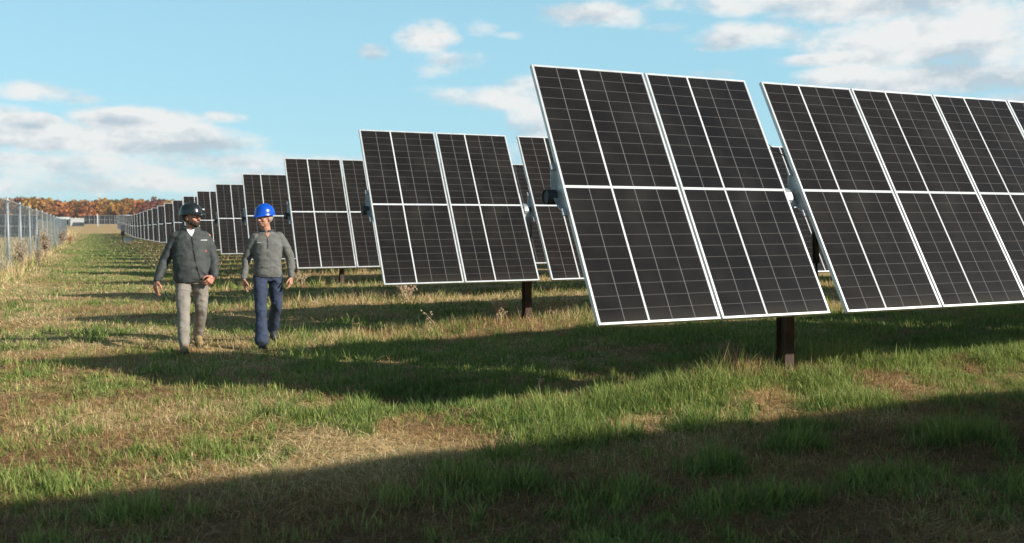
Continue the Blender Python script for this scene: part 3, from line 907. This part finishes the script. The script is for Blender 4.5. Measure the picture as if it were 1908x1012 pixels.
def boot(toe_dir, ankle, m, person, pitch=0.0, sc=1.0):
    """ankle: joint position; toe_dir: yaw of the foot; pitch>0: heel raised"""
    mb = MB(); s = sc
    Mx = Matrix.Translation(ankle) @ Matrix.Rotation(toe_dir, 4, 'Z') @ Matrix.Rotation(pitch, 4, 'X')
    def P(*a): return Mx @ Vector(a)
    mb.capsule(P(0, .01, .07), .052 * s, P(0, .01, -.03), .050 * s)
    mb.capsule(P(0, .03, -.045), .042 * s, P(0, -.06, -.045), .045 * s)
    mb.capsule(P(0, -.06, -.045), .044 * s, P(.004, -.150, -.056), .036 * s)
    mb.capsule(P(-.02, -.12, -.06), .03 * s, P(.02, -.13, -.06), .03 * s)
    bme = remesh(mb, .008, 3, 'boot'); bme.materials.append(m); o = link('boot', bme, person)
    so = MB(); V = []
    out = [(0, .082), (.034, .07), (.042, .02), (.036, -.04), (.05, -.11), (.042, -.165), (.012, -.192), (-.02, -.188), (-.044, -.155), (-.048, -.10), (-.036, -.04), (-.042, .02), (-.034, .07)]
    n = len(out)
    V = [P(x * s, y * s, -.100) for x, y in out] + [P(x * s, y * s, -.080) for x, y in out]
    F = [tuple(range(n)), tuple(range(2 * n - 1, n - 1, -1))] + [(i, n + i, n + (i + 1) % n, (i + 1) % n) for i in range(n)]
    so.add(V, F).obj('sole', M_boot_dark, o)
    return o

# ---- man with black helmet, dark jacket, khaki trousers (origin under the pelvis; faces -y)
def build_man_a():
    p = empty('person', (1.06, 11.62, float(terrain(1.06, 11.6)) + .012), R(-4))
    tag(p, 'bearded man walking in a black hard hat, dark grey jacket and khaki trousers', 'person')
    hc = Vector((.015, -.035, 1.600)); HM = head_matrix(hc, R(52), R(-4), R(0))
    shL, shR = Vector((-.185, .0, 1.365)), Vector((.185, .01, 1.360))
    elL, wrL = Vector((-.292, .03, 1.095)), Vector((-.385, -.07, .865))
    elR, wrR = Vector((.262, .05, 1.085)), Vector((.256, -.130, .900))
    hipL, knL, anL = Vector((-.095, 0, .90)), Vector((-.105, -.17, .50)), Vector((-.105, -.36, .115))
    hipR, knR, anR = Vector((.095, 0, .90)), Vector((.105, .02, .50)), Vector((.07, .30, .155))
    # body, one continuous surface
    b = MB(); head(b, HM)
    b.capsule((.0, .01, 1.42), .066, hc + Vector((0, .015, -.06)), .058)
    b.loft([(0, 0, .84, .15, .11), (0, 0, .95, .165, .12), (0, -.01, 1.1, .165, .125), (0, 0, 1.25, .175, .12), (0, 0, 1.36, .165, .10), (0, .01, 1.44, .09, .07)])
    for s, e, w_ in ((shL, elL, wrL), (shR, elR, wrR)): b.chain([s, e, w_], [.055, .042, .028])
    b.chain([hipL, knL, anL], [.085, .056, .038]); b.chain([hipR, knR, anR], [.085, .056, .038])
    hand(b, wrL + (wrL - elL).normalized() * .015, (-.20, -.12, -1), (.8, .6, 0), (.55, -.8, 0), .45, 1.08)
    hand(b, wrR + (wrR - elR).normalized() * .015, (-.55, -.35, -.62), (-.3, .9, -.2), (-.6, -.3, .7), .75, 1.08)
    link('body', remesh(b, .0045, 2, 'body'), p).data.materials.append(M_skin_red)
    p.scale = (.975, .975, .975)
    eyes(HM, p)
    # beard and hair
    R3 = HM.to_3x3(); h = MB()
    for (c, r) in [((0, -.060, -.083), (.042, .040, .038)), ((.035, -.035, -.066), (.034, .048, .036)), ((-.035, -.035, -.066), (.034, .048, .036)), ((.062, -.005, -.045), (.018, .030, .040)), ((-.062, -.005, -.045), (.018, .030, .040)),
                   ((0, -.100, -.043), (.026, .008, .008))]:
        h.ellipsoid(HM @ Vector(c), r, R3, nu=18, nv=12)
    o = link('beard', remesh(h, .006, 2, 'beard', folds(.004, 40, 3)), p); o.data.materials.append(M_beard)
    h = MB(); h.ellipsoid(HM @ Vector((0, .034, .018)), (.083, .085, .085), R3, nu=20, nv=12)
    o = link('hair', remesh(h, .007, 1, 'hair'), p); o.data.materials.append(M_beard)
    hm = helmet(HM, p, M_hblack)
    MB().box(-.026, .026, -.1375, -.1345, .082, .098, 0, HM @ Matrix.Translation((.035, .003, .0)) @ Matrix.Rotation(R(12), 4, 'Z')).obj('badge', M_logo, hm)
    # trousers
    t = MB()
    t.loft([(0, .0, .80, .165, .125), (0, 0, .90, .185, .135), (0, 0, .99, .182, .135)])
    t.chain([hipL + Vector((0, 0, -.02)), hipL.lerp(knL, .5), knL, knL.lerp(anL, .5), anL + Vector((.0, 0, .0))], [.104, .092, .076, .068, .066])
    t.chain([hipR + Vector((0, 0, -.02)), hipR.lerp(knR, .5), knR, knR.lerp(anR, .5), anR + Vector((0, 0, .01))], [.104, .092, .074, .066, .064])
    o = link('trousers', remesh(t, .011, 5, 'trousers', folds(.013, 6.5, 12)), p); o.data.materials.append(M_khaki)
    # jacket
    j = MB()
    j.loft([(.0, -.005, .815, .200, .150), (0, -.01, .86, .213, .160), (.0, -.015, 1.0, .212, .168), (0, -.012, 1.15, .210, .165), (0, -.005, 1.28, .212, .150), (0, .0, 1.37, .205, .120), (0, .01, 1.432, .15, .10), (0, .012, 1.455, .095, .085)], p=2.3)
    j.chain([shL + Vector((.02, 0, .0)), shL.lerp(elL, .5), elL, elL.lerp(wrL, .5), wrL], [.074, .070, .064, .056, .046])
    j.chain([shR + Vector((-.02, 0, .0)), shR.lerp(elR, .5), elR, elR.lerp(wrR, .5), wrR], [.074, .070, .066, .058, .048])
    # collar
    mbp = [(.092 * math.cos(a), .012 + .088 * math.sin(a), 1.475 + .012 * math.sin(a)) for a in [math.pi * (-.36 + 1.72 * k / 14) for k in range(15)]]
    j.chain(mbp, [.02] * 15)
    jm = remesh(j, .009, 4, 'jacket', folds(.011, 6, 31)); jm.materials.append(M_jacket)
    jo = link('jacket', jm, p)
    bv = BVHTree.FromPolygons([v.co for v in jm.vertices], [tuple(q.vertices) for q in jm.polygons])
    patch(bv, [(-.048, 1.462), (0, 1.448), (.042, 1.462), (.035, 1.42), (.012, 1.365), (-.012, 1.385), (-.035, 1.42)], 'undershirt', M_tee, p, .006)
    strip(bv, [(.010 + .035 * t_ + .05 * t_ * t_, 1.36 - .50 * t_) for t_ in [k / 14 for k in range(15)]], .012, 'zipper', M_black, jo)
    strip(bv, [(.105 + .004 * k, 1.315 + .001 * k) for k in range(11)], .004, 'pocket_seam', M_collar, jo, .003)
    for k in range(6): patch(bv, [(.112 + k * .0125, 1.318), (.121 + k * .0125, 1.318), (.121 + k * .0125, 1.332), (.112 + k * .0125, 1.332)], 'embroidery', M_logo, jo, .003)
    patch(bv, [(.160, 1.185), (.172, 1.185), (.172, 1.203), (.160, 1.203)], 'red_tab', M_redtag, jo, .004)
    strip(bv, [(.10 + .012 * k, .965 - .012 * k) for k in range(8)], .010, 'pocket_zip', M_black, jo, .003)
    boot(0, anL + Vector((0, 0, -.015)), M_boot_tan, p, R(-4), 1.05)
    boot(R(8), anR + Vector((0, 0, .0)), M_boot_tan, p, R(24), 1.05)
    return p

def build_man_b():
    p = empty('person', (1.955, 11.66, float(terrain(1.98, 11.9)) + .012), R(-6))
    tag(p, 'smiling man walking in a blue hard hat, olive grey pullover shirt and dark jeans', 'person')
    hc = Vector((-.030, -.04, 1.640)); HM = head_matrix(hc, R(-48), R(3), R(0))
    shL, shR = Vector((-.165, .0, 1.385)), Vector((.165, .01, 1.390))
    elL, wrL = Vector((-.262, .05, 1.115)), Vector((-.300, -.045, .885))
    elR, wrR = Vector((.292, .06, 1.125)), Vector((.290, -.06, .895))
    hipL, knL, anL = Vector((-.090, 0, .92)), Vector((-.105, -.20, .52)), Vector((-.110, -.36, .115))
    hipR, knR, anR = Vector((.090, 0, .92)), Vector((.105, .05, .51)), Vector((.075, .36, .20))
    b = MB(); head(b, HM)
    b.capsule((-.005, .01, 1.44), .062, hc + Vector((0, .018, -.06)), .056)
    b.loft([(0, 0, .86, .14, .10), (0, 0, .96, .145, .105), (0, -.01, 1.1, .14, .105), (0, 0, 1.28, .155, .105), (0, 0, 1.38, .15, .09), (0, .01, 1.45, .08, .065)])
    for s, e, w_ in ((shL, elL, wrL), (shR, elR, wrR)): b.chain([s, e, w_], [.048, .038, .026])
    b.chain([hipL, knL, anL], [.078, .052, .036]); b.chain([hipR, knR, anR], [.078, .052, .036])
    hand(b, wrL + (wrL - elL).normalized() * .012, (.06, -.10, -1), (.9, .3, 0), (.25, -.9, 0), .28, 1.05)
    hand(b, wrR + (wrR - elR).normalized() * .012, (-.10, -.18, -1), (-.8, .5, 0), (-.45, -.85, 0), .50, 1.05)
    link('body', remesh(b, .0045, 2, 'body'), p).data.materials.append(M_skin)
    p.scale = (.955, .955, .955)
    eyes(HM, p)
    R3 = HM.to_3x3(); h = MB()
    h.ellipsoid(HM @ Vector((0, .040, .010)), (.080, .076, .082), R3, nu=20, nv=12)
    for s in (-1, 1): h.ellipsoid(HM @ Vector((s * .072, -.008, .018)), (.010, .018, .030), R3, nu=12, nv=8)
    o = link('hair', remesh(h, .006, 1, 'hair'), p); o.data.materials.append(M_greyhair)
    helmet(HM, p, M_hblue)
    t = MB()
    t.loft([(0, 0, .83, .150, .112), (0, 0, .92, .165, .120), (0, 0, 1.01, .160, .118)])
    t.chain([hipL + Vector((0, 0, -.02)), hipL.lerp(knL, .5), knL, knL.lerp(anL, .5), anL + Vector((0, .01, -.005))], [.096, .085, .070, .070, .086])
    t.chain([hipR + Vector((0, 0, -.02)), hipR.lerp(knR, .5), knR, knR.lerp(anR, .5), anR + Vector((0, .0, .0))], [.096, .085, .070, .070, .084])
    o = link('jeans', remesh(t, .010, 5, 'jeans', folds(.013, 7, 52)), p); o.data.materials.append(M_jeans)
    j = MB()
    j.loft([(0, -.005, .875, .168, .128), (0, -.008, .92, .180, .138), (0, -.01, 1.05, .172, .135), (0, -.008, 1.2, .178, .135), (0, -.005, 1.31, .182, .125), (0, 0, 1.39, .180, .102), (0, .01, 1.448, .125, .085), (0, .012, 1.465, .082, .076)], p=2.2)
    j.chain([shL + Vector((.02, 0, 0)), shL.lerp(elL, .5), elL, elL.lerp(wrL, .5), wrL], [.072, .066, .056, .048, .040])
    j.chain([shR + Vector((-.02, 0, 0)), shR.lerp(elR, .5), elR, elR.lerp(wrR, .5), wrR], [.072, .066, .058, .050, .042])
    jm = remesh(j, .009, 4, 'pullover', folds(.010, 6.5, 91)); jm.materials.append(M_shirt)
    jo = link('pullover', jm, p)
    cb = MB(); mbp = [(-.004 + .079 * math.cos(a), .014 + .074 * math.sin(a), 1.478 + .010 * math.sin(a)) for a in [math.pi * (-.40 + 1.8 * k / 14) for k in range(15)]]
    cb.chain(mbp, [.019] * 15)
    o = link('collar', remesh(cb, .006, 2, 'collar'), jo); o.data.materials.append(M_collar)
    bv = BVHTree.FromPolygons([v.co for v in jm.vertices], [tuple(q.vertices) for q in jm.polygons])
    patch(bv, [(-.030, 1.455), (0, 1.445), (.026, 1.455), (.018, 1.42), (-.002, 1.385), (-.022, 1.42)], 'open_neck', M_skin, p, .004)
    strip(bv, [(-.003, 1.385 - .02 * k) for k in range(8)], .009, 'zipper', M_collar, jo)
    strip(bv, [(.06 + .008 * k, 1.30) for k in range(10)], .004, 'pocket_seam', M_collar, jo, .003)
    strip(bv, [(-.14 + .008 * k, 1.31) for k in range(9)], .004, 'pocket_seam', M_collar, jo, .003)
    for k in range(4): patch(bv, [(-.125 + k * .012, 1.318), (-.117 + k * .012, 1.318), (-.117 + k * .012, 1.328), (-.125 + k * .012, 1.328)], 'embroidery', M_logo, jo, .003)
    boot(0, anL + Vector((0, 0, -.015)), M_boot_dark, p, R(-6))
    boot(R(6), anR + Vector((0, 0, 0)), M_boot_dark, p, R(34))
    return p
build_man_a()
build_man_b()

# ------------------------------------------------------------------ haze
hm_ = bpy.data.materials.new('haze_air'); hm_.use_nodes = True
hn = hm_.node_tree; hn.nodes.remove(hn.nodes['Principled BSDF'])
pv = N(hn, 'ShaderNodeVolumePrincipled'); pv.inputs['Color'].default_value = (.86, .93, 1, 1); pv.inputs['Density'].default_value = .00026; pv.inputs['Anisotropy'].default_value = .2
hn.links.new(pv.outputs[0], hn.nodes['Material Output'].inputs['Volume'])
tag(MB().box(-910, 1410, -310, 1610, -1.6, 22).obj('haze', hm_), kind='stuff')

# ------------------------------------------------------------------ camera
F, YAW, PITCH, ROLL = 1735.3, .42285, -.04642, -.00422
fw = Vector((math.sin(YAW) * math.cos(PITCH), math.cos(YAW) * math.cos(PITCH), math.sin(PITCH)))
r0 = Vector((math.cos(YAW), -math.sin(YAW), 0)); u0 = r0.cross(fw)
r2 = r0 * math.cos(ROLL) + u0 * math.sin(ROLL); u2 = u0 * math.cos(ROLL) - r0 * math.sin(ROLL)
cam_d = bpy.data.cameras.new('camera'); cam = bpy.data.objects.new('camera', cam_d); col.objects.link(cam)
Mc = Matrix((r2, u2, -fw)).transposed().to_4x4(); Mc.translation = (0, 0, CAM_Z)
cam.matrix_world = Mc
cam_d.sensor_width = 36; cam_d.lens = 36 * F / 1908; cam_d.clip_end = 5000; cam_d.clip_start = .05
cam_d.dof.use_dof = True; cam_d.dof.focus_distance = 8.0; cam_d.dof.aperture_fstop = 3.2
scene.camera = cam

# ------------------------------------------------------------------ sun
SD = Vector((1.53, -1.50, 1.0)).normalized()          # towards the sun
sl = bpy.data.lights.new('sun', 'SUN'); sl.energy = 5.0; sl.angle = R(1.0); sl.color = (1, .955, .88)
so = bpy.data.objects.new('sun', sl); col.objects.link(so); so.rotation_euler = SD.to_track_quat('Z', 'Y').to_euler(); so.location = (0, 0, 30)

# ------------------------------------------------------------------ sky with clouds
def pix_dir(u, v):
    d = fw + r2 * ((u - 954) / F) + u2 * ((506 - v) / F)
    return math.atan2(d.x, d.y), math.asin(d.z / d.length)
w = bpy.data.worlds.new('World'); scene.world = w; w.use_nodes = True
nt = w.node_tree; bg = nt.nodes['Background']
sky = N(nt, 'ShaderNodeTexSky'); sky.sky_type = 'NISHITA'; sky.sun_disc = False
sky.sun_elevation = math.asin(SD.z); sky.sun_rotation = math.atan2(SD.x, SD.y)
sky.air_density = 1.0; sky.dust_density = .6; sky.ozone_density = 1.2
tc = N(nt, 'ShaderNodeTexCoord'); sp = N(nt, 'ShaderNodeSeparateXYZ'); nt.links.new(tc.outputs['Generated'], sp.inputs[0])
az = mth(nt, 'ARCTAN2', sp.outputs[0], sp.outputs[1]); el = mth(nt, 'ARCSINE', sp.outputs[2])
cb = N(nt, 'ShaderNodeCombineXYZ'); nt.links.new(az, cb.inputs[0]); nt.links.new(mth(nt, 'MULTIPLY', el, 1.9), cb.inputs[1])
def noise(scale, detail, rough=.55, off=0.0, dist=0.0):
    n = N(nt, 'ShaderNodeTexNoise'); n.inputs['Scale'].default_value = scale; n.inputs['Detail'].default_value = detail
    n.inputs['Roughness'].default_value = rough; n.inputs['Distortion'].default_value = dist
    mp = N(nt, 'ShaderNodeMapping'); mp.inputs['Location'].default_value = (off, off * .7, off * .3)
    nt.links.new(cb.outputs[0], mp.inputs['Vector']); nt.links.new(mp.outputs[0], n.inputs['Vector'])
    return n
nA = noise(11, 7, .6, 0); nB_ = noise(30, 6, .6, 3.3); nC = noise(6, 5, .55, 7.7, .4)
nS = noise(11, 7, .6, 0); nS.inputs['Vector'].links[0].from_node.inputs['Location'].default_value = (.012, .045, 0)
fa = mth(nt, 'SUBTRACT', nA.outputs['Fac'], .5); fb = mth(nt, 'SUBTRACT', nB_.outputs['Fac'], .5)
wob = mth(nt, 'ADD', mth(nt, 'MULTIPLY', fa, 2.6), mth(nt, 'MULTIPLY', fb, 1.9))
# clouds: (u, v, half width px, half height px, strength)
CL = [(240, 218, 58, 15, 2.2), (60, 224, 48, 13, 1.8), (330, 240, 60, 14, 1.5), (255, 228, 110, 24, 1.5), (150, 258, 210, 24, 1.5), (330, 262, 130, 24, 1.3), (90, 298, 170, 14, .9), (300, 338, 260, 18, .8), (560, 350, 160, 20, .7), (20, 225, 60, 22, 1.0), (-120, 240, 120, 40, 1.), (430, 262, 60, 14, .7), (180, 318, 260, 20, .75), (400, 300, 150, 18, .8), (60, 345, 200, 14, .6), (480, 335, 160, 22, .7),
      (70, 170, 62, 15, .75), (130, 185, 45, 8, .4), (415, 218, 38, 8, .45), (690, 97, 26, 14, .7), (805, 70, 52, 24, .72), (845, 112, 52, 18, .45), (810, 132, 30, 9, .3), (893, 52, 28, 13, .42), (945, 66, 22, 5, .3),
      (925, 182, 130, 20, .75), (990, 165, 50, 22, .7), (1010, 235, 70, 50, .7), (640, 298, 60, 8, .7), (1100, 26, 95, 18, .8), (1165, 40, 40, 10, .5), (1240, 8, 55, 10, .6), (1245, 52, 36, 9, .55), (1400, 66, 105, 20, .9), (1340, 85, 45, 9, .5),
      (1540, 110, 92, 11, .85), (1430, 5, 130, 18, 1.), (1640, 0, 190, 34, 1.2), (1720, 70, 190, 42, 1.2), (1850, 60, 130, 60, .9), (1570, 142, 85, 18, .95), (1760, 150, 200, 28, 1.1), (1900, 200, 150, 30, 1.), (1330, 140, 40, 10, .35), (1000, 300, 100, 30, .5), (2100, 80, 200, 80, 1.0)]
tot = None; shade = None
for (u, v, a, b, s) in CL:
    A, E_ = pix_dir(u, v); wa = a / F; hb = b / F
    x = mth(nt, 'DIVIDE', mth(nt, 'SUBTRACT', az, A), wa * 1.05)
    y = mth(nt, 'DIVIDE', mth(nt, 'SUBTRACT', el, E_), hb * 1.15)
    q = mth(nt, 'ADD', mth(nt, 'MULTIPLY', x, x), mth(nt, 'MULTIPLY', y, y))
    m_ = mth(nt, 'MULTIPLY', mth(nt, 'SUBTRACT', 1.25, q), s)
    m_ = mth(nt, 'MAXIMUM', m_, -1.2)
    # underside weight
    sh = mth(nt, 'MULTIPLY', mth(nt, 'MAXIMUM', m_, 0.0), mth(nt, 'MULTIPLY', y, -1.0))
    tot = m_ if tot is None else mth(nt, 'SMOOTH_MAX', tot, m_, .25)
    shade = sh if shade is None else mth(nt, 'ADD', shade, sh)
dens = mth(nt, 'ADD', tot, wob)
def smooth(x, a, b):
    n = N(nt, 'ShaderNodeMapRange'); n.interpolation_type = 'SMOOTHSTEP'
    n.inputs[1].default_value = a; n.inputs[2].default_value = b; nt.links.new(x, n.inputs[0]); return n.outputs[0]
cov = smooth(dens, -.25, 1.2)
core = smooth(dens, .55, 1.9)
# scattered clouds over the rest of the sky
front = smooth(mth(nt, 'ABSOLUTE', mth(nt, 'SUBTRACT', az, YAW)), .62, .9)
oth = mth(nt, 'MULTIPLY', smooth(mth(nt, 'ADD', nC.outputs['Fac'], mth(nt, 'MULTIPLY', fb, .25)), .56, .72), mth(nt, 'MULTIPLY', front, smooth(el, .0, .1)))
cov = mth(nt, 'MAXIMUM', cov, mth(nt, 'MULTIPLY', oth, .3))
def vsc(c, f):
    n = N(nt, 'ShaderNodeVectorMath', operation='SCALE')
    if isinstance(c, tuple): n.inputs[0].default_value = c
    else: nt.links.new(c, n.inputs[0])
    if isinstance(f, (int, float)): n.inputs['Scale'].default_value = f
    else: nt.links.new(f, n.inputs['Scale'])
    return n.outputs[0]
air = vsc((1.95, 3.85, 4.65), mth(nt, 'SUBTRACT', 1.0, mth(nt, 'MULTIPLY', smooth(el, .19, .62), .90)))
va = N(nt, 'ShaderNodeVectorMath', operation='ADD'); nt.links.new(vsc(sky.outputs[0], .30), va.inputs[0]); nt.links.new(air, va.inputs[1])
skyc = va.outputs[0]
shn = mth(nt, 'ADD', mth(nt, 'MULTIPLY', shade, .45), mth(nt, 'ADD', mth(nt, 'MULTIPLY', mth(nt, 'SUBTRACT', nS.outputs['Fac'], nA.outputs['Fac']), 4.2), .22), clamp=True)
K = 6.3
cl_l = (1.0 * K, 1.0 * K, .985 * K); cl_d = (.58 * K, .68 * K, .76 * K)
cloudc = mixc(nt, shn, cl_l, cl_d)
cloudc = mixc(nt, mth(nt, 'MULTIPLY', core, .0), cloudc, cl_l)
final = mixc(nt, mth(nt, 'MULTIPLY', cov, .94), skyc, cloudc)
nt.links.new(final, bg.inputs['Color']); bg.inputs['Strength'].default_value = .10

scene.view_settings.view_transform = 'Standard'; scene.view_settings.look = 'None'
scene.view_settings.exposure = 0.5; scene.view_settings.gamma = 1
scene.cycles.max_bounces = 4; scene.cycles.diffuse_bounces = 2; scene.cycles.glossy_bounces = 2
scene.cycles.transparent_max_bounces = 6; scene.cycles.sample_clamp_indirect = 4
